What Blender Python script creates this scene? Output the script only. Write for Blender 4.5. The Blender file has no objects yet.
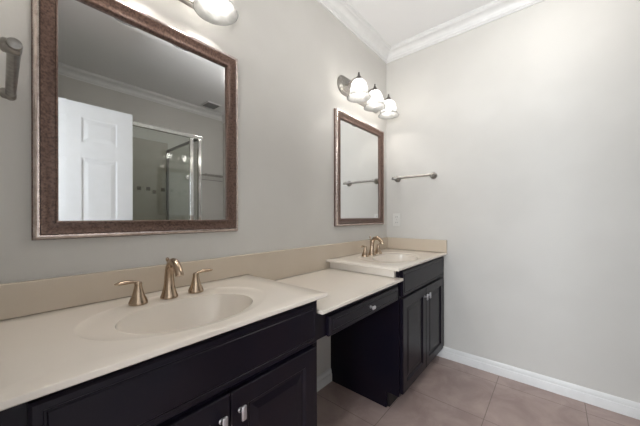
import bpy, bmesh, math, random
from mathutils import Vector, Matrix
random.seed(3)
PI = math.pi
col = bpy.context.scene.collection
scn = bpy.context.scene

# ---------------------------------------------------------------- camera
cd = bpy.data.cameras.new('camera'); cam = bpy.data.objects.new('camera', cd); col.objects.link(cam)
YAW = 0.7092; ROLL = 0.0018; FPX = 273.6
cd.sensor_width = 36.0; cd.lens = FPX / 640.0 * 36.0
cd.shift_y = (217.2 - 213.0) / 640.0
cd.clip_start = 0.02
F = Vector((math.cos(YAW), math.sin(YAW), 0)); Rt = Vector((math.sin(YAW), -math.cos(YAW), 0)); Up = Vector((0, 0, 1))
R2 = Rt * math.cos(ROLL) - Up * math.sin(ROLL)
U2 = Up * math.cos(ROLL) + Rt * math.sin(ROLL)
m = Matrix((R2, U2, -F)).transposed().to_4x4()
m.translation = Vector((0, -1.2288, 1.1752))
cam.matrix_world = m
scn.camera = cam

# ---------------------------------------------------------------- exposure, world, lights
scn.view_settings.view_transform = 'Standard'
scn.view_settings.look = 'None'
scn.view_settings.gamma = 1
scn.view_settings.use_curve_mapping = False
scn.view_settings.exposure = 1.08
BULB = 46.0
CEIL_FILL = 13.0
w = bpy.data.worlds.new('world'); scn.world = w; w.use_nodes = True
w.node_tree.nodes['Background'].inputs[0].default_value = (0.75, 0.85, 1.0, 1)
w.node_tree.nodes['Background'].inputs[1].default_value = 0.6

def area(name, loc, rot, sx, sy, power, colr):
    l = bpy.data.lights.new(name, 'AREA'); l.shape = 'RECTANGLE'; l.size = sx; l.size_y = sy
    l.energy = power; l.color = colr
    o = bpy.data.objects.new(name, l); o.location = loc; o.rotation_euler = rot; col.objects.link(o)
    return o
# added fill light standing in for daylight through the open doorway behind the camera
area('doorway_fill', (-1.66, -1.17, 1.45), (0, -PI / 2, 0), 1.5, 1.3, 60, (0.90, 0.95, 1.0))
# spot added to brighten the far ceiling, standing in for a bounced flash
sl = bpy.data.lights.new('bounce_fill', 'SPOT'); sl.energy = 48; sl.color = (1.0, 0.985, 0.96); sl.spot_size = math.radians(75); sl.spot_blend = 1.0; sl.shadow_soft_size = 0.06
so = bpy.data.objects.new('bounce_fill', sl); so.location = (-0.02, -1.22, 1.45); col.objects.link(so)
so.rotation_euler = (Vector((1.75, -0.45, 2.735)) - so.location).to_track_quat('-Z', 'Y').to_euler()

# ---------------------------------------------------------------- dimensions
X0, X1 = -0.05, 2.417
YF = -2.66
ZC = 2.735
ZT = 0.879

# ---------------------------------------------------------------- materials
def mat(name, color, rough=0.5, metal=0.0, spec=0.5, coat=0.0, noise=None, bump=None):
    """noise=(scale, colour2, detail, lo, hi)  bump=(scale, strength)"""
    mt = bpy.data.materials.new(name); mt.use_nodes = True
    nt = mt.node_tree; b = nt.nodes['Principled BSDF']
    b.inputs['Base Color'].default_value = (*color, 1)
    b.inputs['Roughness'].default_value = rough
    b.inputs['Metallic'].default_value = metal
    b.inputs['Specular IOR Level'].default_value = spec
    b.inputs['Coat Weight'].default_value = coat
    b.inputs['Coat Roughness'].default_value = 0.12
    if noise or bump:
        tc = nt.nodes.new('ShaderNodeTexCoord')
    if noise:
        n = nt.nodes.new('ShaderNodeTexNoise'); n.inputs['Scale'].default_value = noise[0]
        n.inputs['Detail'].default_value = noise[2]
        r = nt.nodes.new('ShaderNodeValToRGB')
        r.color_ramp.elements[0].position = noise[3]; r.color_ramp.elements[0].color = (*color, 1)
        r.color_ramp.elements[1].position = noise[4]; r.color_ramp.elements[1].color = (*noise[1], 1)
        nt.links.new(tc.outputs['Object'], n.inputs['Vector'])
        nt.links.new(n.outputs['Fac'], r.inputs['Fac'])
        nt.links.new(r.outputs['Color'], b.inputs['Base Color'])
    if bump:
        n2 = nt.nodes.new('ShaderNodeTexNoise'); n2.inputs['Scale'].default_value = bump[0]
        bp = nt.nodes.new('ShaderNodeBump'); bp.inputs['Strength'].default_value = bump[1]
        bp.inputs['Distance'].default_value = 0.002
        nt.links.new(tc.outputs['Object'], n2.inputs['Vector'])
        nt.links.new(n2.outputs['Fac'], bp.inputs['Height'])
        nt.links.new(bp.outputs['Normal'], b.inputs['Normal'])
    return mt

M = {}
M['wall'] = mat('wall_paint', (0.60, 0.585, 0.555), 0.75, noise=(3.0, (0.62, 0.605, 0.575), 2, .4, .6), bump=(90, .12))
M['ceiling'] = mat('ceiling_paint', (0.82, 0.82, 0.82), 0.85, bump=(60, .1))
M['trim'] = mat('white_trim_paint', (0.76, 0.76, 0.755), 0.4, noise=(20, (0.74, 0.74, 0.735), 1, .4, .6))
M['door'] = mat('white_door_paint', (0.80, 0.81, 0.83), 0.35, noise=(15, (0.79, 0.80, 0.815), 1, .4, .6))
M['stone'] = mat('cultured_marble', (0.755, 0.69, 0.615), 0.16, coat=0.2, noise=(2.5, (0.775, 0.715, 0.64), 5, .35, .65))
M['splash'] = mat('beige_splash', (0.57, 0.485, 0.385), 0.25, noise=(4, (0.60, 0.52, 0.425), 6, .35, .65))
M['wood'] = mat('espresso_wood', (0.006, 0.0052, 0.011), 0.32, spec=0.2, noise=(6, (0.009, 0.0062, 0.011), 4, .35, .65))
M['wood_in'] = mat('cabinet_inside', (0.008, 0.006, 0.006), 0.6, noise=(8, (0.010, 0.007, 0.007), 2, .4, .6))
M['nickel'] = mat('brushed_nickel', (0.38, 0.36, 0.335), 0.36, 1.0, noise=(80, (0.31, 0.295, 0.275), 2, .4, .6))
M['bronze'] = mat('champagne_bronze', (0.50, 0.385, 0.285), 0.24, 1.0, noise=(60, (0.44, 0.335, 0.245), 2, .4, .6))
M['knob'] = mat('satin_nickel_knob', (0.62, 0.62, 0.65), 0.38, 1.0, noise=(60, (0.56, 0.56, 0.59), 2, .4, .6))
M['frame'] = mat('bronze_brown_frame', (0.075, 0.042, 0.033), 0.32, 0.3, noise=(140, (0.18, 0.112, 0.087), 10, .34, .62), bump=(120, .3))
M['bead'] = mat('silver_rose_bead', (0.70, 0.60, 0.56), 0.25, 0.9, noise=(50, (0.45, 0.36, 0.33), 6, .45, .75))
M['mirror'] = mat('mirror_silver', (0.86, 0.875, 0.875), 0.0, 1.0, noise=(1, (0.86, 0.875, 0.875), 0, .4, .6))
M['chrome'] = mat('chrome', (0.72, 0.72, 0.71), 0.14, 1.0, noise=(40, (0.66, 0.66, 0.65), 1, .4, .6))
M['darkmetal'] = mat('dark_bronze_metal', (0.14, 0.13, 0.12), 0.4, 0.9, noise=(40, (0.18, 0.17, 0.16), 1, .4, .6))
M['plastic'] = mat('white_plastic', (0.70, 0.69, 0.66), 0.35, noise=(30, (0.69, 0.68, 0.65), 1, .4, .6))
M['slot'] = mat('dark_slot', (0.03, 0.03, 0.03), 0.6, noise=(30, (0.04, 0.04, 0.04), 1, .4, .6))
M['accent'] = mat('brown_accent_tile', (0.10, 0.085, 0.07), 0.25, noise=(60, (0.17, 0.14, 0.11), 3, .4, .6))
M['vent'] = mat('vent_slats', (0.22, 0.22, 0.22), 0.5, noise=(30, (0.25, 0.25, 0.25), 1, .4, .6))

def tile_mat(name, c1, c2, grout, size, mortar, offs, rough, axes='XY', bump=0.25, scl=5):
    mt = bpy.data.materials.new(name); mt.use_nodes = True; nt = mt.node_tree
    b = nt.nodes['Principled BSDF']; b.inputs['Roughness'].default_value = rough
    tc = nt.nodes.new('ShaderNodeTexCoord'); sp = nt.nodes.new('ShaderNodeSeparateXYZ'); cb = nt.nodes.new('ShaderNodeCombineXYZ')
    nt.links.new(tc.outputs['Object'], sp.inputs[0])
    for i, a in enumerate(axes):
        ad = nt.nodes.new('ShaderNodeMath'); ad.operation = 'ADD'; ad.inputs[1].default_value = offs[i]
        nt.links.new(sp.outputs[a], ad.inputs[0]); nt.links.new(ad.outputs[0], cb.inputs[i])
    br = nt.nodes.new('ShaderNodeTexBrick'); br.offset = 0; br.squash = 1
    br.inputs['Scale'].default_value = 1; br.inputs['Brick Width'].default_value = size
    br.inputs['Row Height'].default_value = size; br.inputs['Mortar Size'].default_value = mortar
    br.inputs['Mortar Smooth'].default_value = 0.2
    nt.links.new(cb.outputs[0], br.inputs['Vector'])
    n = nt.nodes.new('ShaderNodeTexNoise'); n.inputs['Scale'].default_value = scl; n.inputs['Detail'].default_value = 7
    n.inputs['Roughness'].default_value = 0.62; n.inputs['Distortion'].default_value = 0.6
    nt.links.new(tc.outputs['Object'], n.inputs['Vector'])
    r = nt.nodes.new('ShaderNodeValToRGB')
    r.color_ramp.elements[0].position = .36; r.color_ramp.elements[0].color = (*c1, 1)
    r.color_ramp.elements[1].position = .64; r.color_ramp.elements[1].color = (*c2, 1)
    nt.links.new(n.outputs['Fac'], r.inputs['Fac'])
    br.inputs['Mortar'].default_value = (*grout, 1)
    nt.links.new(r.outputs['Color'], br.inputs['Color1']); nt.links.new(r.outputs['Color'], br.inputs['Color2'])
    nt.links.new(br.outputs['Color'], b.inputs['Base Color'])
    bp = nt.nodes.new('ShaderNodeBump'); bp.inputs['Strength'].default_value = bump; bp.inputs['Distance'].default_value = 0.003
    bp.invert = True
    nt.links.new(br.outputs['Fac'], bp.inputs['Height']); nt.links.new(bp.outputs['Normal'], b.inputs['Normal'])
    return mt
M['floor'] = tile_mat('mauve_beige_floor_tile', (0.34, 0.252, 0.228), (0.45, 0.348, 0.318), (0.20, 0.15, 0.135), 0.457, 0.0022, (0.005, 0.457 * 8), 0.42)
M['shower_tile'] = tile_mat('shower_wall_tile', (0.36, 0.335, 0.285), (0.41, 0.385, 0.33), (0.33, 0.31, 0.27), 0.305, 0.0015, (0.1, 0.0), 0.3, 'XZ')
M['shower_tile_side'] = tile_mat('shower_side_tile', (0.36, 0.335, 0.285), (0.41, 0.385, 0.33), (0.33, 0.31, 0.27), 0.305, 0.0015, (4.0, 0.0), 0.3, 'YZ')

def schlick(nt, f0=.04, gain=1.0):
    lw = nt.nodes.new('ShaderNodeLayerWeight'); lw.inputs['Blend'].default_value = .5
    p = nt.nodes.new('ShaderNodeMath'); p.operation = 'POWER'; p.inputs[1].default_value = 5
    nt.links.new(lw.outputs['Facing'], p.inputs[0])
    q = nt.nodes.new('ShaderNodeMath'); q.operation = 'MULTIPLY_ADD'; q.inputs[1].default_value = (1 - f0) * gain; q.inputs[2].default_value = f0 * gain; q.use_clamp = True
    nt.links.new(p.outputs[0], q.inputs[0]); return q
def clear_glass():
    mt = bpy.data.materials.new('clear_shower_glass'); mt.use_nodes = True; nt = mt.node_tree
    nt.nodes.remove(nt.nodes['Principled BSDF']); out = nt.nodes['Material Output']
    t = nt.nodes.new('ShaderNodeBsdfTransparent'); t.inputs[0].default_value = (0.93, 0.95, 0.93, 1)
    g = nt.nodes.new('ShaderNodeBsdfGlossy'); g.inputs['Roughness'].default_value = 0.01
    ad = schlick(nt, .045, 1.5)
    mx = nt.nodes.new('ShaderNodeMixShader'); nt.links.new(ad.outputs[0], mx.inputs[0])
    nt.links.new(t.outputs[0], mx.inputs[1]); nt.links.new(g.outputs[0], mx.inputs[2])
    nt.links.new(mx.outputs[0], out.inputs[0]); return mt
M['glass'] = clear_glass()

def shade_glass():
    mt = bpy.data.materials.new('alabaster_shade_glass'); mt.use_nodes = True; nt = mt.node_tree
    nt.nodes.remove(nt.nodes['Principled BSDF']); out = nt.nodes['Material Output']
    tc = nt.nodes.new('ShaderNodeTexCoord')
    n = nt.nodes.new('ShaderNodeTexNoise'); n.inputs['Scale'].default_value = 14; n.inputs['Detail'].default_value = 4; n.inputs['Distortion'].default_value = 1.5
    nt.links.new(tc.outputs['Object'], n.inputs['Vector'])
    r = nt.nodes.new('ShaderNodeValToRGB'); r.color_ramp.elements[0].position = .35; r.color_ramp.elements[0].color = (.32, .32, .317, 1)
    r.color_ramp.elements[1].position = .65; r.color_ramp.elements[1].color = (.45, .45, .444, 1)
    nt.links.new(n.outputs['Fac'], r.inputs['Fac'])
    tl = nt.nodes.new('ShaderNodeBsdfTranslucent'); df = nt.nodes.new('ShaderNodeBsdfDiffuse')
    nt.links.new(r.outputs[0], tl.inputs[0]); nt.links.new(r.outputs[0], df.inputs[0])
    gl = nt.nodes.new('ShaderNodeBsdfGlossy'); gl.inputs['Roughness'].default_value = .1; gl.inputs[0].default_value = (.9, .9, .9, 1)
    tr = nt.nodes.new('ShaderNodeBsdfTransparent'); tr.inputs[0].default_value = (.95, .95, .94, 1)
    a = nt.nodes.new('ShaderNodeMixShader'); a.inputs[0].default_value = .3
    nt.links.new(tl.outputs[0], a.inputs[1]); nt.links.new(df.outputs[0], a.inputs[2])
    b = nt.nodes.new('ShaderNodeMixShader'); b.inputs[0].default_value = .36
    nt.links.new(a.outputs[0], b.inputs[1]); nt.links.new(tr.outputs[0], b.inputs[2])
    fr = schlick(nt)
    c = nt.nodes.new('ShaderNodeMixShader'); nt.links.new(fr.outputs[0], c.inputs[0])
    nt.links.new(b.outputs[0], c.inputs[1]); nt.links.new(gl.outputs[0], c.inputs[2])
    nt.links.new(c.outputs[0], out.inputs[0]); return mt
M['shade'] = shade_glass()

def emit(name, c, s):
    mt = bpy.data.materials.new(name); mt.use_nodes = True; b = mt.node_tree.nodes['Principled BSDF']
    b.inputs['Base Color'].default_value = (.9, .9, .88, 1)
    b.inputs['Emission Color'].default_value = (*c, 1); b.inputs['Emission Strength'].default_value = s
    return mt
M['bulb'] = emit('lit_bulb', (1.0, 0.955, 0.90), BULB)

M['fill_glass'] = emit('lit_fill_lamp', (1.0, 0.97, 0.92), CEIL_FILL)

# ---------------------------------------------------------------- mesh helpers
def obj(name, bm, material, parent=None, smooth=None, loc=None):
    me = bpy.data.meshes.new(name)
    bmesh.ops.recalc_face_normals(bm, faces=bm.faces)
    if smooth is not None:
        for f in bm.faces: f.smooth = True
        for e in bm.edges:
            if len(e.link_faces) == 2 and e.calc_face_angle(0) > math.radians(smooth): e.smooth = False
            elif len(e.link_faces) != 2: e.smooth = False
    bm.to_mesh(me); bm.free()
    me.materials.append(material)
    o = bpy.data.objects.new(name, me); col.objects.link(o)
    if parent: o.parent = parent
    if loc: o.location = loc
    return o
def thing(name, label, cat, loc=(0, 0, 0), group=None, kind=None):
    o = bpy.data.objects.new(name, None); col.objects.link(o); o.location = loc; o.empty_display_size = .05
    if label: o['label'] = label
    if cat: o['category'] = cat
    if group: o['group'] = group
    if kind: o['kind'] = kind
    return o
def tag(o, label, cat=None, group=None):
    o['label'] = label
    if cat: o['category'] = cat
    if group: o['group'] = group
    return o
def struct(name, bm, material, parent=None, label=None, smooth=None):
    o = obj(name, bm, material, parent, smooth)
    if not parent: o['kind'] = 'structure'
    if label: o['label'] = label
    return o
def box(bm, x0, x1, y0, y1, z0, z1, bev=0.0, seg=2):
    g = bmesh.ops.create_cube(bm, size=1)
    vs = g['verts']
    for v in vs:
        v.co = Vector(((x0 + x1) / 2 + v.co.x * (x1 - x0), (y0 + y1) / 2 + v.co.y * (y1 - y0), (z0 + z1) / 2 + v.co.z * (z1 - z0)))
    if bev > 0:
        es = list({e for v in vs for e in v.link_edges})
        bmesh.ops.bevel(bm, geom=es, offset=bev, segments=seg, affect='EDGES', profile=.5)
    return bm
def B(*a, **k):
    bm = bmesh.new(); box(bm, *a, **k); return bm
def lathe(bm, prof, seg=32, cen=(0, 0, 0), axis='Z', ribs=0, rib=0.0):
    """prof list of (radius, height)."""
    rings = []
    for r, h in prof:
        ring = []
        for i in range(seg):
            a = 2 * PI * i / seg
            rr = max(r, 1e-5) * (1 + (rib * math.cos(ribs * a) if ribs else 0))
            p = Vector((rr * math.cos(a), rr * math.sin(a), h))
            if axis == 'Y': p = Vector((p.x, -p.z, p.y))      # height grows towards -Y
            if axis == 'X': p = Vector((-p.z, p.x, p.y))      # height grows towards -X
            if axis == 'XP': p = Vector((p.z, p.x, p.y))
            ring.append(bm.verts.new(p + Vector(cen)))
        rings.append(ring)
    for a, b in zip(rings, rings[1:]):
        for i in range(seg):
            bm.faces.new((a[i], a[(i + 1) % seg], b[(i + 1) % seg], b[i]))
    for ring, (r, h) in ((rings[0], prof[0]), (rings[-1], prof[-1])):
        if r > 1e-4: bm.faces.new(ring)
        else: bmesh.ops.pointmerge(bm, verts=ring, merge_co=ring[0].co.copy() * 0 + sum((v.co for v in ring), Vector()) / len(ring))
    return bm
def catmull(pts, n=8):
    P = [pts[0]] + list(pts) + [pts[-1]]; out = []
    for i in range(1, len(P) - 2):
        p0, p1, p2, p3 = [Vector(q) for q in P[i - 1:i + 3]]
        for k in range(n):
            t = k / n
            out.append(0.5 * ((2 * p1) + (p2 - p0) * t + (2 * p0 - 5 * p1 + 4 * p2 - p3) * t * t + (3 * p1 - p0 - 3 * p2 + p3) * t ** 3))
    out.append(Vector(P[-2])); return out
def tube(bm, pts, radii, seg=16, n=8, sq=(1, 1), up=(0, 0, 1)):
    """sweep through pts (smoothed) with radius interpolated; sq scales (side, up)."""
    P4 = catmull([Vector((*p, r)) if False else Vector(p) for p in pts], n)
    Rr = catmull([Vector((r, 0, 0)) for r in radii], n)
    rings = []; side = None
    for i, p in enumerate(P4):
        t = (P4[min(i + 1, len(P4) - 1)] - P4[max(i - 1, 0)]).normalized()
        if side is None:
            side = t.cross(Vector(up))
            if side.length < .1: side = t.cross(Vector((1, 0, 0)))
            side.normalize()
        side = (side - t * side.dot(t)).normalized(); u = side.cross(t)
        r = max(Rr[i].x, 1e-4)
        rings.append([bm.verts.new(p + side * (r * sq[0] * math.cos(2 * PI * k / seg)) + u * (r * sq[1] * math.sin(2 * PI * k / seg))) for k in range(seg)])
    for a, b in zip(rings, rings[1:]):
        for k in range(seg): bm.faces.new((a[k], a[(k + 1) % seg], b[(k + 1) % seg], b[k]))
    bm.faces.new(rings[0]); bm.faces.new(rings[-1]); return bm
def extrude_profile(bm, prof, path):
    """prof: list of (out, z) with out away from the wall; path: list of (x, y, nx, ny) corner stations (miter given by n)."""
    rows = []
    for (x, y, nx, ny) in path:
        rows.append([bm.verts.new((x + nx * o, y + ny * o, z)) for o, z in prof])
    for a, b in zip(rows, rows[1:]):
        for k in range(len(prof) - 1): bm.faces.new((a[k], a[k + 1], b[k + 1], b[k]))
    bm.faces.new(rows[0]); bm.faces.new(rows[-1]); return bm
def copy_tree(o, parent=None):
    c = o.copy(); col.objects.link(c)
    if parent: c.parent = parent
    for ch in list(o.children): copy_tree(ch, c)
    return c

# ---------------------------------------------------------------- room shell
struct('floor', B(X0, X1, YF, 0, -0.05, 0), M['floor'])
struct('ceiling', B(X0 - .1, X1 + .1, YF - .1, .1, ZC, ZC + .05), M['ceiling'])
struct('wall_back', B(X0 - .1, X1 + .1, 0, .1, -.05, ZC), M['wall'])
struct('wall_right', B(X1, X1 + .1, YF, 0, -.05, ZC), M['wall'])
struct('wall_front', B(X0 - .1, X1 + .1, YF - .1, YF, -.05, ZC), M['wall'])
DY0, DY1, DH = -1.60, -0.80, 2.08
bm = bmesh.new()
box(bm, X0 - .1, X0, DY1, 0, -.05, ZC); box(bm, X0 - .1, X0, YF, DY0, -.05, ZC); box(bm, X0 - .1, X0, DY0, DY1, DH, ZC)
struct('wall_left', bm, M['wall'])
struct('floor_hallway', B(-1.6, X0 - .1, -2.2, -.2, -.05, -0.001), M['floor'])
struct('floor_threshold', B(X0 - .1, X0, DY0, DY1, -.05, -0.0005), M['floor'])
struct('ceiling_hallway', B(-1.7, X0 - .1, -2.3, -.1, ZC, ZC + .05), M['ceiling'])
struct('wall_hallway_left', B(-1.7, X0 - .1, -.2, -.1, -.05, ZC), M['wall'])
struct('wall_hallway_right', B(-1.7, X0 - .1, -2.3, -2.2, -.05, ZC), M['wall'])
bm = bmesh.new()
box(bm, -1.7, -1.6, -2.2, -1.82, -.05, ZC); box(bm, -1.7, -1.6, -.52, -.2, -.05, ZC)
box(bm, -1.7, -1.6, -1.82, -.52, -.05, .70); box(bm, -1.7, -1.6, -1.82, -.52, 2.20, ZC)
struct('wall_hallway_far', bm, M['wall'])
bm = bmesh.new()
for a in ((-1.82, -1.77, .70, 2.20), (-.57, -.52, .70, 2.20), (-1.77, -.57, .70, .75), (-1.77, -.57, 2.15, 2.20), (-1.77, -.57, 1.43, 1.47)):
    box(bm, -1.65, -1.59, a[0], a[1], a[2], a[3], .004)
struct('added_window_1', bm, M['trim'])  # unseen window frame, added around the fill light
# crown moulding, a closed ring round the room
cp = [(0, 2.651), (.010, 2.651), (.012, 2.660), (.020, 2.664), (.022, 2.672)]
for k in range(9):
    a = k / 8 * PI / 2
    cp.append((.026 + .048 * (1 - math.cos(a)), 2.676 + .036 * math.sin(a)))
cp += [(.078, 2.716), (.086, 2.718), (.088, 2.726), (.095, 2.727), (.095, ZC), (0, ZC)]
for nm, path in (('trim_1', [(X0, 0, 1, -1), (X1, 0, -1, -1)]), ('trim_2', [(X1, 0, -1, -1), (X1, YF, -1, 1)]),
                 ('trim_3', [(X1, YF, -1, 1), (X0, YF, 1, 1)]), ('trim_4', [(X0, YF, 1, 1), (X0, 0, 1, -1)])):
    struct(nm, extrude_profile(bmesh.new(), cp, path), M['trim'], smooth=35)
bp = [(0, 0), (.015, 0), (.015, .050), (.013, .056), (.010, .058), (.010, .072), (.007, .082), (.004, .088), (0, .091)]
struct('baseboard_right', extrude_profile(bmesh.new(), bp, [(X1, -.44, -1, 0), (X1, YF, -1, 0)]), M['trim'], smooth=35)
struct('baseboard_back', extrude_profile(bmesh.new(), bp, [(.80, 0, 0, -1), (1.545, 0, 0, -1)]), M['trim'], smooth=35)
struct('baseboard_front', extrude_profile(bmesh.new(), bp, [(1.47, YF, 0, 1), (X1, YF, 0, 1)]), M['trim'], smooth=35)
# door casing and the open six-panel door
bm = bmesh.new()
box(bm, X0, X0 + .015, DY1, DY1 + .06, 0, DH + .06, .003); box(bm, X0, X0 + .015, DY0 - .06, DY0, 0, DH + .06, .003)
box(bm, X0, X0 + .015, DY0, DY1, DH, DH + .06, .003)
struct('trim_5', bm, M['trim'])
def six_panel(W, H, T):
    """door leaf in its own frame, x 0..W, y -T..0, z 0..H; raised panels on both faces"""
    bm = bmesh.new()
    st = .112; ms = .10
    pw = (W - 2 * st - ms) / 2
    rows = [(.215, .80), (.975, 1.63), (1.755, H - .115)]
    xs = [st, st + pw, st + pw + ms, W - st]
    box(bm, 0, W, -T + .0045, -.0045, 0, H)                    # core
    for s in (0, 1):
        y0, y1 = (-.0045, 0) if s else (-T, -T + .0045)
        cols = [(0, st), (st + pw, st + pw + ms), (W - st, W)]
        for a, b in cols: box(bm, a, b, y0, y1, 0, H)
        zs = [0] + [z for r in rows for z in r] + [H]
        for i in range(0, len(zs), 2):
            for a, b in ((xs[0], xs[1]), (xs[2], xs[3])): box(bm, a, b, y0, y1, zs[i], zs[i + 1])
        for a, b in ((xs[0], xs[1]), (xs[2], xs[3])):
            for z0, z1 in rows:                              # fielded panel, a frustum
                yb, yt = (-.0045, -.001) if s else (-T + .0045, -T + .001)
                i0, i1 = .012, .040
                lo = [bm.verts.new((x, yb, z)) for x, z in ((a + i0, z0 + i0), (b - i0, z0 + i0), (b - i0, z1 - i0), (a + i0, z1 - i0))]
                hi = [bm.verts.new((x, yt, z)) for x, z in ((a + i1, z0 + i1), (b - i1, z0 + i1), (b - i1, z1 - i1), (a + i1, z1 - i1))]
                bm.faces.new(hi)
                for k in range(4): bm.faces.new((lo[k], lo[(k + 1) % 4], hi[(k + 1) % 4], hi[k]))
    return bm
dleaf = struct('door_1', six_panel(.775, 2.055, .035), M['door'])
dleaf.location = (X0 + .018, -1.56, .010)
bm = bmesh.new(); lathe(bm, [(.032, 0), (.032, .006), (.012, .010), (.011, .035), (.020, .045), (.027, .058), (.024, .070), (.0, .075)], 24, (.71, -.035, .92), 'Y')
dk = obj('door_knob', bm, M['nickel'], dleaf, 40)
bm = bmesh.new(); lathe(bm, [(.032, 0), (.032, .006), (.012, .010), (.011, .035), (.020, .045), (.027, .058), (.024, .070), (.0, .075)], 24, (0, 0, 0), 'Y')
for v in bm.verts: v.co = Vector((v.co.x + .71, -v.co.y, v.co.z + .92))
obj('door_knob', bm, M['nickel'], dleaf, 40)

# shower: tiled walls and glass enclosure
SX, SY = 1.45, -1.75
struct('wall_shower_back', B(X0, SX - .02, YF, YF + .012, .0, 2.15), M['shower_tile'])
struct('wall_shower_side', B(X0, X0 + .012, YF + .012, SY, .0, 2.15), M['shower_tile_side'])
bm = bmesh.new()
for x, z in ((1.10, 1.535), (1.20, 1.535), (1.27, 1.50), (1.37, 1.535), (.97, 1.50), (.86, 1.535), (.75, 1.535), (.66, 1.50), (.55, 1.535)):
    box(bm, x - .022, x + .022, YF + .012, YF + .016, z - .022, z + .022, .001, 1)
struct('trim_6', bm, M['accent'], label='small dark brown accent tiles dotted across the shower wall')
struct('floor_shower_curb', (lambda b: (box(b, X0 + .012, SX + .04, SY - .05, SY + .05, 0, .10, .006), box(b, SX - .06, SX + .04, YF + .001, SY - .05, 0, .10, .006), b)[2])(bmesh.new()), M['shower_tile'])
sh = thing('shower_enclosure', 'framed clear glass shower enclosure seen in the large mirror behind the white door', 'shower', (SX, SY, .10))
def lp(bm, o=(SX, SY, .10)):
    for v in bm.verts: v.co -= Vector(o)
    return bm
obj('top_rail', lp(B(X0 + .014, SX, SY - .016, SY + .016, 2.03, 2.065, .003)), M['chrome'], sh)
obj('bottom_rail', lp(B(X0 + .014, SX, SY - .016, SY + .016, .101, .13, .003)), M['chrome'], sh)
obj('corner_post', lp(B(1.405, 1.437, SY - .016, SY + .016, .13, 2.03, .003)), M['chrome'], sh)
obj('door_stile', lp(B(1.315, 1.352, SY - .010, SY + .014, .135, 2.025, .003)), M['chrome'], sh)
obj('side_rail', lp(B(1.412, 1.437, YF + .03, SY - .017, 2.035, 2.06, .003)), M['darkmetal'], sh)
obj('wall_jamb', lp(B(1.412, 1.437, YF + .013, YF + .03, .101, 2.06, .003)), M['darkmetal'], sh)
obj('glass_door', lp(B(X0 + .03, 1.315, SY - .003, SY + .003, .135, 2.03)), M['glass'], sh)
obj('side_glass', lp(B(1.422, 1.428, YF + .03, SY - .017, .102, 2.035)), M['glass'], sh)
bm = bmesh.new(); lathe(bm, [(.012, 0), (.012, .012), (.022, .016), (.024, .024), (.018, .032), (0, .034)], 24, (1.277, SY + .003, 1.60))
bm.free(); bm = bmesh.new(); lathe(bm, [(.012, 0), (.012, .012), (.022, .016), (.024, .024), (.018, .032), (0, .034)], 24)
for v in bm.verts: v.co = Vector((v.co.x + 1.280, v.co.z + SY + .004, v.co.y + 1.60))
obj('door_knob', lp(bm), M['chrome'], sh, 40)

# towel shelf rack on the far wall
rk = thing('towel_rack', 'chrome towel shelf rack on the far wall, seen in the large mirror', 'towel rack', (2.07, YF, 1.78))
for s in (-1, 1):
    bm = bmesh.new(); tube(bm, [(s * .21, .001, 0), (s * .21, .10, .0), (s * .21, .2, .0)], [.010, .008, .008], 10, 4); obj('side_arm', bm, M['nickel'], rk, 40)
for i, (y, z) in enumerate(((.05, 0.0), (.12, 0.0), (.19, 0.0), (.11, -.07))):
    bm = bmesh.new(); tube(bm, [(-.21, y, z), (0, y, z), (.21, y, z)], [.005] * 3, 10, 3); obj('bar', bm, M['nickel'], rk, 40)
for s in (-1, 1):
    bm = bmesh.new(); tube(bm, [(s * .21, .001, -.07), (s * .21, .06, -.07), (s * .21, .115, -.07)], [.006] * 3, 10, 3); obj('bracket', bm, M['nickel'], rk, 40)

# ceiling vent
vt = thing('ceiling_vent', 'square grey slatted vent in the ceiling, reflected in the large mirror', 'vent', (1.90, -2.40, ZC))
bm = bmesh.new()
for a in ((-.10, .10, -.10, -.085), (-.10, .10, .085, .10), (-.10, -.085, -.085, .085), (.085, .10, -.085, .085)): box(bm, *a, -.012, 0, .002)
obj('frame', bm, M['trim'], vt)
obj('backing', B(-.085, .085, -.085, .085, -.003, 0), M['slot'], vt)
for k in range(7):
    bm = B(-.085, .085, -.009, .009, -.0015, .0015)
    rot = Matrix.Rotation(.6, 4, 'X')
    for v in bm.verts: v.co = rot @ v.co + Vector((0, -.069 + k * .023, -.010))
    obj('slat', bm, M['vent'], vt)

cl = thing('ceiling_fill_lamp', 'added round flush fill lamp, out of view over the open floor, near the end wall', 'lamp', (1.82, -1.35, ZC))  # made-up lamp, added to brighten the floor and counters
bm = bmesh.new(); lathe(bm, [(.14, 0), (.15, -.01), (.145, -.03), (.13, -.035)], 40); obj('base_ring', bm, M['nickel'], cl, 40)
bm = bmesh.new(); lathe(bm, [(.132, -.036), (.13, -.05), (.10, -.075), (.05, -.09), (0, -.094)], 40); obj('diffuser', bm, M['fill_glass'], cl, 40)

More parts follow.
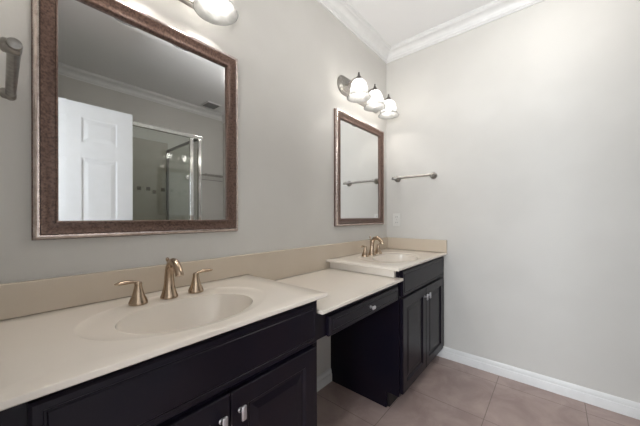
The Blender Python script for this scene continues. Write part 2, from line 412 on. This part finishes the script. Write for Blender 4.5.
# ---------------------------------------------------------------- counters
def basin_top(name, cx, x0, x1, y0, y1, z1, th, label, cat):
    """countertop with moulded oval basin; returned as one mesh"""
    bm = bmesh.new()
    scx, scy, sa, sb = cx, -.338, .205, .150
    rcx, rcy, ra, rb = cx, -.298, .285, .212
    dep = .15
    cor = [(x0, y0), (x1, y0), (x1, y1), (x0, y1)]
    angs = sorted(set([2 * PI * i / 96 for i in range(96)] + [math.atan2(c[1] - rcy, c[0] - rcx) % (2 * PI) for c in cor]))
    def border(a):
        dx, dy = math.cos(a), math.sin(a); t = 1e9
        if dx > 1e-9: t = min(t, (x1 - rcx) / dx)
        if dx < -1e-9: t = min(t, (x0 - rcx) / dx)
        if dy > 1e-9: t = min(t, (y1 - rcy) / dy)
        if dy < -1e-9: t = min(t, (y0 - rcy) / dy)
        return Vector((rcx + dx * t, rcy + dy * t))
    def ring_pt(a):
        dx, dy = math.cos(a), math.sin(a); t = 1 / math.sqrt((dx / ra) ** 2 + (dy / rb) ** 2)
        return Vector((rcx + dx * t, rcy + dy * t))
    def sink_pt(a):
        dx, dy = math.cos(a) / ra * sa, math.sin(a) / rb * sb
        n = math.sqrt((dx / sa) ** 2 + (dy / sb) ** 2)
        return Vector((scx + dx / n, scy + dy / n))
    rows = []
    rs = [.10, .2, .32, .45, .57, .68, .77, .85, .91, .95, .975, .99, 1.0]
    for r in rs:
        row = []
        for a in angs:
            p = sink_pt(a); q = Vector((scx, scy)) + (p - Vector((scx, scy))) * r
            z = z1 - .0035 - dep * (1 - r ** 4.5) ** 0.8
            row.append((q.x, q.y, z))
        rows.append(row)
    for t in (.04, .12, .3, .6, .86, .94, .97, 1.0):
        row = []
        for a in angs:
            p = sink_pt(a).lerp(ring_pt(a), t)
            e = min(max((t - .86) / .14, 0), 1); e = e * e * (3 - 2 * e)
            k = .5 + .5 * math.tanh(5 * (math.sin(a) + .25))
            zr = z1 - .0035 + .0005 * min(t / .12, 1)
            row.append((p.x, p.y, zr + (z1 - zr) * (e * k + (t * t * (3 - 2 * t)) * (1 - k))))
        rows.append(row)
    for t in (.03, .5, 1.0):
        rows.append([(*ring_pt(a).lerp(border(a), t), z1) for a in angs])
    # rounded edge then the sides
    def inset(row, d, z):
        return [(p[0], p[1], z) for p in row]
    last = rows[-1]
    ctr = ((x0 + x1) / 2, (y0 + y1) / 2)
    def shrink(row, d):
        out = []
        for x, y, z in row:
            out.append((min(max(x, x0 + d), x1 - d), min(max(y, y0 + d), y1 - d), z))
        return out
    rows[-1] = shrink(last, .004)
    rows.append([(x, y, z1 - .0012) for x, y, z in shrink(last, .0012)])
    rows.append([(x, y, z1 - .004) for x, y, z in last])
    rows.append([(x, y, z1 - th + .003) for x, y, z in last])
    rows.append([(x, y, z1 - th) for x, y, z in shrink(last, .003)])
    V = [[bm.verts.new(p) for p in row] for row in rows]
    n = len(angs)
    for a, b in zip(V, V[1:]):
        for i in range(n): bm.faces.new((a[i], a[(i + 1) % n], b[(i + 1) % n], b[i]))
    c = bm.verts.new((scx, scy, z1 - .0035 - dep))
    for i in range(n): bm.faces.new((c, V[0][i], V[0][(i + 1) % n]))
    # underside with the outer shell of the bowl
    uz = z1 - th
    base = V[-1]
    prev = base
    for r, dz in ((1.06, 0), (1.05, -.08), (.95, -.13), (.5, -.15)):
        row = []
        for a in angs:
            p = sink_pt(a); q = Vector((scx, scy)) + (p - Vector((scx, scy))) * r
            row.append(bm.verts.new((q.x, q.y, uz + dz)))
        for i in range(n): bm.faces.new((prev[i], prev[(i + 1) % n], row[(i + 1) % n], row[i]))
        prev = row
    bm.faces.new(prev)
    o = obj(name, bm, M['stone'], None, 40)
    tag(o, label, cat)
    bm = bmesh.new(); lathe(bm, [(.0, .006), (.017, .005), (.019, .003), (.024, .003), (.026, .0), (.026, -.004)], 28, (scx, scy + .0, z1 - .0035 - dep + .001))
    obj('drain', bm, M['nickel'], o, 40)['label'] = 'round metal drain'
    return o
CT = .016
YC = -.5525
basin_top('countertop', .405, X0, .835, YC, -.001, ZT, CT, 'cream countertop with moulded oval sink in the foreground, under the large mirror', 'countertop')
basin_top('countertop', 1.885, 1.478, X1 - .001, YC, -.001, ZT, CT, 'cream countertop with moulded oval sink in the far corner, under the small mirror', 'countertop')
# splashes
SPY = .020
bm = B(X0 + .001, X1 - .001, -SPY, 0, ZT + .0004, .982, .003)
box(bm, .838, 1.475, -SPY, 0, .817, ZT + .003); box(bm, 1.475, 1.543, -SPY, 0, .817, ZT - CT - .001)
bs = tag(obj('backsplash', bm, M['splash']), 'long low beige backsplash along the mirror wall behind both sinks', 'backsplash')
ss = tag(obj('side_splash', B(X1 - .021, X1 - .001, YC + .003, -SPY - .0002, ZT + .0004, .982, .003), M['splash']), 'short beige side splash against the end wall beside the far sink', 'backsplash')

# lower make-up desk between the vanities
ZD = .815
bm = B(.803, 1.543, YC, -SPY - .001, ZD - .016, ZD, .003)
dt = tag(obj('desk_counter', bm, M['stone']), 'lower cream desk counter bridging the gap between the two sink cabinets', 'countertop')
obj('riser', B(1.515, 1.543, -.505, -SPY - .0005, ZD + .001, ZT - CT - .001, .002), M['stone'], dt)

# ---------------------------------------------------------------- cabinets
def panel_front(w, h, t=.018, frame=.055, raised=False):
    """front in its own frame: x 0..w, z 0..h, y 0 (back) .. -t (front)"""
    bm = bmesh.new()
    def ring(i, y): return [bm.verts.new(p) for p in ((i, y, i), (w - i, y, i), (w - i, y, h - i), (i, y, h - i))]
    if raised:
        steps = [(0, 0), (0, -t + .006), (.005, -t + .001), (.018, -t + .001), (.0195, -t + .0028), (.0225, -t + .0028), (.025, -t)]
    else:
        steps = [(0, 0), (0, -t + .003), (.003, -t), (frame, -t), (frame + .004, -t + .004), (frame + .007, -t + .008), (frame + .016, -t + .009), (frame + .040, -t + .004)]
    rows = [ring(i, y) for i, y in steps]
    for a, b in zip(rows, rows[1:]):
        for k in range(4): bm.faces.new((a[k], a[(k + 1) % 4], b[(k + 1) % 4], b[k]))
    bm.faces.new(rows[-1]); bm.faces.new(rows[0])
    return bm
def pull(parent, x, z, horiz=False, y=-.018):
    """oblong nickel knob on a short post"""
    bm = bmesh.new()
    lathe(bm, [(.0075, 0), (.0075, .002), (.005, .004), (.005, .017)], 14, (x, y, z), 'Y')
    sx, sz = (.015, .0085) if horiz else (.0085, .021)
    box(bm, x - sx, x + sx, y - .024, y - .015, z - sz, z + sz, .0042, 3)
    k = obj('knob', bm, M['knob'], parent, 50); k['label'] = 'oblong satin nickel knob'
    return k
FY = -.522     # face frame plane
def cabinet(label, x0, x1, ff, doors, left_open_side=True):
    t = thing('vanity_cabinet', label, 'cabinet', (x0, FY, 0))
    def L(bm):
        for v in bm.verts: v.co -= Vector((x0, FY, 0))
        return bm
    top = ZT - CT - .001
    bm = bmesh.new()
    for a in (x0, x1 - .018):
        box(bm, a, a + .018, FY + .018, -.003, .10, top); box(bm, a, a + .018, -.439, -.003, .0, .10)
    box(bm, x0 + .018, x1 - .018, FY + .018, -.010, .10, .118)
    box(bm, x0 + .018, x1 - .018, -.010, -.003, .10, top - .15)
    # toe notch
    obj('carcass', L(bm), M['wood'], t)
    obj('toe_kick', L(B(x0 + .018, x1 - .018, -.452, -.440, .001, .10)), M['wood_in'], t)
    bm = bmesh.new()
    fx0, fx1 = ff[0], ff[1]
    zt0 = .690
    box(bm, x0, fx0 + .02, FY, FY + .018, .10, top); box(bm, fx1 - .02, x1, FY, FY + .018, .10, top)
    box(bm, fx0 + .02, fx1 - .02, FY, FY + .018, top - .022, top); box(bm, fx0 + .02, fx1 - .02, FY, FY + .018, .668, .708)
    box(bm, fx0 + .02, fx1 - .02, FY, FY + .018, .10, .125)
    box(bm, (fx0 + fx1) / 2 - .02, (fx0 + fx1) / 2 + .02, FY, FY + .018, .125, .668)
    obj('face_frame', L(bm), M['wood'], t)
    o = obj('false_front', panel_front(fx1 - fx0, .153, raised=True), M['wood'], t); o.location = (fx0 - x0, -.0005, .698)
    for i, (a, b) in enumerate(doors):
        d = obj('door', panel_front(b - a, .571), M['wood'], t); d.location = (a - x0, -.0005, .112)
        if b - a > .1: pull(d, (b - a - .028) if i == 0 else .028, .571 - .062)
    return t
cabinet('dark espresso sink cabinet in the foreground, below the large mirror', X0 + .001, .803, (.03, .788), ((.058, .4165), (.4195, .778)))
cabinet('dark espresso sink cabinet in the far corner against the end wall', 1.545, X1 - .001, (1.563, 2.335), ((1.563, 1.9465), (1.9495, 2.335)))

dk = thing('desk_drawer_unit', 'dark espresso drawer box hung under the low desk counter', 'drawer', (.805, FY, .66))
def LD(bm):
    for v in bm.verts: v.co -= Vector((.805, FY, .66))
    return bm
bm = bmesh.new()
box(bm, .805, 1.543, FY + .006, FY + .024, .690, ZD - .018); 
box(bm, .805, .823, FY + .024, -.03, .690, ZD - .018); box(bm, 1.525, 1.543, FY + .024, -.03, .690, ZD - .018)
box(bm, .823, 1.525, -.05, -.03, .690, ZD - .018)
obj('apron', LD(bm), M['wood'], dk)
d = obj('drawer', panel_front(.645, .082, raised=True), M['wood'], dk); d.location = (.870 - .805, .0055, .687 - .66)
pull(d, .322, .043, True)

# ---------------------------------------------------------------- mirrors
def mirror(label, x0, x1, z0, z1):
    t = thing('wall_mirror', label, 'mirror', ((x0 + x1) / 2, 0, z0))
    W, H = x1 - x0, z1 - z0
    def ringprof(bm, prof):
        rows = []
        for i, y in prof:
            rows.append([bm.verts.new((sx * (W / 2 - i), y, zz)) for sx, zz in ((-1, i), (1, i), (1, H - i), (-1, H - i))])
        for a, b in zip(rows, rows[1:]):
            for k in range(4): bm.faces.new((a[k], a[(k + 1) % 4], b[(k + 1) % 4], b[k]))
        return bm
    prof = [(0, -.0005), (0, -.009), (.0015, -.011)]
    obj('frame', ringprof(bmesh.new(), prof + [(.0020, -.0112), (.0025, -.011), (.0175, -.020), (.0180, -.0265)] +
        [(.019 + .033 * k / 8, -.0275 + .006 * math.sin(k / 8 * PI) * 1 + .010 * (k / 8) ** 1.5) for k in range(9)] +
        [(.0535, -.0205), (.056, -.0195), (.058, -.015), (.060, -.010), (.060, -.004)]), M['frame'], t, 50)
    bd = [(.0022, -.0105)] + [(.0098 - .0075 * math.cos(k / 8 * PI), -.0115 - .0085 * k / 8 - .0120 * math.sin(k / 8 * PI)) for k in range(9)] + [(.0174, -.0202)]
    b = obj('bead', ringprof(bmesh.new(), bd), M['bead'], t, 50); b['label'] = 'shiny rose silver bead'
    bm = bmesh.new()
    rows = []
    for i, y in ((.058, -.0045), (.0605, -.0045), (.080, -.0050)):
        rows.append([bm.verts.new((sx * (W / 2 - i), y, zz)) for sx, zz in ((-1, i), (1, i), (1, H - i), (-1, H - i))])
    for a, c in zip(rows, rows[1:]):
        for k in range(4): bm.faces.new((a[k], a[(k + 1) % 4], c[(k + 1) % 4], c[k]))
    bm.faces.new(rows[-1])
    obj('mirror_glass', bm, M['mirror'], t)
    obj('backing', B(-W / 2 + .01, W / 2 - .01, -.003, -.0005, .01, H - .01), M['slot'], t)
    return t
mirror('large framed wall mirror with brown bronze frame, nearest, over the foreground sink', .061, .779, 1.105, 1.973)
mirror('brown bronze framed wall mirror farther away, over the far corner sink', 1.590, 2.322, 1.107, 1.973)

# ---------------------------------------------------------------- vanity lights
def vanity_light(label, cx, zc=2.182):
    t = thing('vanity_light', label, 'light fixture', (cx, 0, zc))
    # backplate: stadium with stepped ridges
    bm = bmesh.new()
    HW, HR = .315, .072
    def stad(r, y):
        pts = []
        for k in range(17): a = -PI / 2 + PI * k / 16; pts.append((HW - HR + r * math.cos(a), y, r * math.sin(a)))
        for k in range(17): a = PI / 2 + PI * k / 16; pts.append((-HW + HR + r * math.cos(a), y, r * math.sin(a)))
        return [bm.verts.new(p) for p in pts]
    rows = [stad(HR, -.0005), stad(HR, -.010), stad(HR - .004, -.014), stad(HR - .010, -.014), stad(HR - .013, -.020), stad(HR - .020, -.022), stad(HR - .023, -.028), stad(HR - .034, -.030)]
    for a, b in zip(rows, rows[1:]):
        for k in range(len(a)): bm.faces.new((a[k], a[(k + 1) % len(a)], b[(k + 1) % len(a)], b[k]))
    bm.faces.new(rows[-1]); bm.faces.new(rows[0])
    obj('back_plate', bm, M['nickel'], t, 35)
    def one(dx):
        bm = bmesh.new(); tube(bm, [(dx, -.028, -.005), (dx, -.06, .0), (dx, -.10, .018), (dx, -.138, .018)], [.009, .008, .008, .008], 14, 6)
        arm = obj('arm', bm, M['nickel'], t, 40)
        bm = bmesh.new(); lathe(bm, [(.022, -.012), (.023, .006), (.019, .018), (.012, .026), (.008, .034)], 24, (dx, -.14, .0))
        obj('socket_cap', bm, M['darkmetal'], arm, 40)
        bm = bmesh.new(); lathe(bm, [(.004, .033), (.009, .038), (.005, .043), (.0075, .049), (.005, .055), (0, .058)], 18, (dx, -.14, .0))
        obj('finial', bm, M['darkmetal'], arm, 40)
        bm = bmesh.new()
        prof = [(.022, .002), (.036, -.006), (.048, -.022), (.055, -.042), (.058, -.060), (.0605, -.062), (.0605, -.066), (.059, -.068), (.062, -.084), (.068, -.104), (.078, -.118), (.082, -.122)]
        prof = [(r * 1.10, h * 1.08) for r, h in prof]
        inner = [(r - .003, h - .0005) for r, h in reversed(prof)]
        allp = prof + inner
        n = 40; rings = []
        for r, h in allp:
            rings.append([bm.verts.new((dx + r * math.cos(2 * PI * i / n) * (1 + .006 * math.cos(10 * 2 * PI * i / n)), -.14 + r * math.sin(2 * PI * i / n) * (1 + .006 * math.cos(10 * 2 * PI * i / n)), h)) for i in range(n)])
        for a, b in zip(rings, rings[1:]):
            for i in range(n): bm.faces.new((a[i], a[(i + 1) % n], b[(i + 1) % n], b[i]))
        sd = obj('lamp_shade', bm, M['shade'], t, 50); sd['label'] = 'frosted white bell glass shade'
        bm = bmesh.new(); lathe(bm, [(.012, -.010), (.013, -.022), (.018, -.036), (.025, -.050), (.0265, -.064), (.022, -.078), (.011, -.087), (0, -.089)], 20, (dx, -.14, 0))
        obj('bulb', bm, M['bulb'], sd, 60)['label'] = 'lit white bulb'
    for dx in (-.235, 0, .235): one(dx)
    return t
vanity_light('three-shade wall light above the large mirror, mostly cropped by the photo top', .360)
vanity_light('three-shade bell glass wall light above the far mirror, all three shades visible', 1.945)

# ---------------------------------------------------------------- faucets
def faucet(label, cx, y=-.137):
    z = ZT - .0010
    t = thing('faucet', label, 'faucet', (cx, y, z)); t.scale = (1.0, 1.0, 1.04)
    bm = bmesh.new()
    tube(bm, [(0, 0, 0.0), (0, 0, .006), (0, 0, .018), (0, 0, .045), (0, -.002, .084), (0, -.011, .114), (0, -.034, .129), (0, -.062, .124), (0, -.084, .104), (0, -.092, .088)],
         [.030, .0295, .025, .0185, .0160, .0150, .0145, .0138, .0138, .0138], 22, 6, up=(0, 1, 0))
    sp = obj('spout', bm, M['bronze'], t, 45)
    bm = bmesh.new(); lathe(bm, [(.0028, .06), (.0028, .126), (.005, .130), (.0065, .135), (.005, .140), (0, .142)], 14, (0, .016, 0)); obj('lift_rod', bm, M['bronze'], t, 45)
    for s in (-1, 1):
        bm = bmesh.new(); lathe(bm, [(.0285, 0), (.0285, .006), (.026, .013), (.019, .028), (.0142, .046), (.0112, .062), (.0120, .066), (.010, .072), (0, .074)], 26, (s * .10, 0, 0))
        hb = obj('handle', bm, M['bronze'], t, 45)
        bm = bmesh.new()
        tube(bm, [(s * .098, 0, .070), (s * .116, -.001, .0745), (s * .134, -.002, .0765), (s * .154, -.003, .0760), (s * .168, -.004, .0755)], [.0065, .007, .0095, .0085, .003], 14, 6, sq=(1.15, .72))
        obj('lever', bm, M['bronze'], hb, 45)
    return t
faucet('champagne bronze widespread faucet with two lever handles behind the foreground sink', .408)
faucet('champagne bronze widespread faucet with two lever handles at the far corner sink', 1.900)

# ---------------------------------------------------------------- towel bars, outlet
def towel_bar(label, loc, rotz, L=.325, br=.0100, caps=True):
    """local: wall plane y=0, posts towards -y, bar along x"""
    t = thing('towel_bar', label, 'towel bar', loc); t.rotation_euler = (0, 0, rotz)
    for s in (-1, 1):
        bm = bmesh.new(); lathe(bm, [(.030, .0005), (.030, .006), (.027, .010), (.024, .011), (.020, .017), (.013, .021), (.010, .028), (.010, .048), (.014, .052), (.0155, .066), (.014, .076), (.008, .079), (0, .080)], 26, (s * L / 2, 0, 0), 'Y')
        obj('post', bm, M['nickel'], t, 40)
    bm = bmesh.new(); tube(bm, [(-L / 2 - .018, -.068, 0), (-L / 2 + .02, -.068, 0), (0, -.068, 0), (L / 2 - .02, -.068, 0), (L / 2 + .018, -.068, 0)], [br] * 5, 16, 3)
    obj('bar', bm, M['nickel'], t, 40)
    for s in (-1, 1):
        bm = bmesh.new(); lathe(bm, [(.0092, 0), (.014, .003), (.014, .008), (.008, .012), (0, .014)] if caps else [(br, 0), (br + .0015, .002), (br, .006), (0, .008)], 18)
        for v in bm.verts: v.co = Vector((s * (L / 2 + .017 + v.co.z), v.co.y - .068, v.co.x))
        obj('end_cap', bm, M['nickel'], t, 40)
    return t
towel_bar('brushed nickel towel bar on the end wall above the outlet', (X1, -.278, 1.53), -PI / 2)
towel_bar('brushed nickel towel bar at the left edge of the photo, beside the large mirror', (X0 - .0, -.213, 1.528), PI / 2, .33, .0108, False)

ot = thing('wall_outlet', 'white double wall outlet on the end wall above the side splash', 'outlet', (X1, -.105, 1.150))
def flipx(bm):
    return bm
obj('cover_plate', B(-.006, -.0005, -.037, .037, -.060, .060, .0025), M['plastic'], ot)
for s in (-1, 1):
    rc = obj('receptacle', B(-.008, -.0055, -.017, .017, s * .026 - .014, s * .026 + .014, .0015), M['plastic'], ot)
    bm = bmesh.new(); box(bm, -.0086, -.0079, -.009, -.006, s * .026 - .005, s * .026 + .007); box(bm, -.0086, -.0079, .006, .009, s * .026 - .005, s * .026 + .005)
    obj('slots', bm, M['slot'], rc)
bm = bmesh.new(); lathe(bm, [(.003, .0055), (.003, .0068), (0, .007)], 12, (0, 0, 0), 'X'); obj('screw', bm, M['nickel'], ot)

for o in col.objects:
    if o.parent is None and o.get('category'):
        g = {'vanity_cabinet': 'sink cabinets', 'countertop': 'sink countertops', 'faucet': 'bathroom faucets', 'wall_mirror': 'framed wall mirrors',
             'vanity_light': 'wall lights over the mirrors', 'towel_bar': 'towel bars'}.get(o.name.split('.')[0])
        if g: o['group'] = g
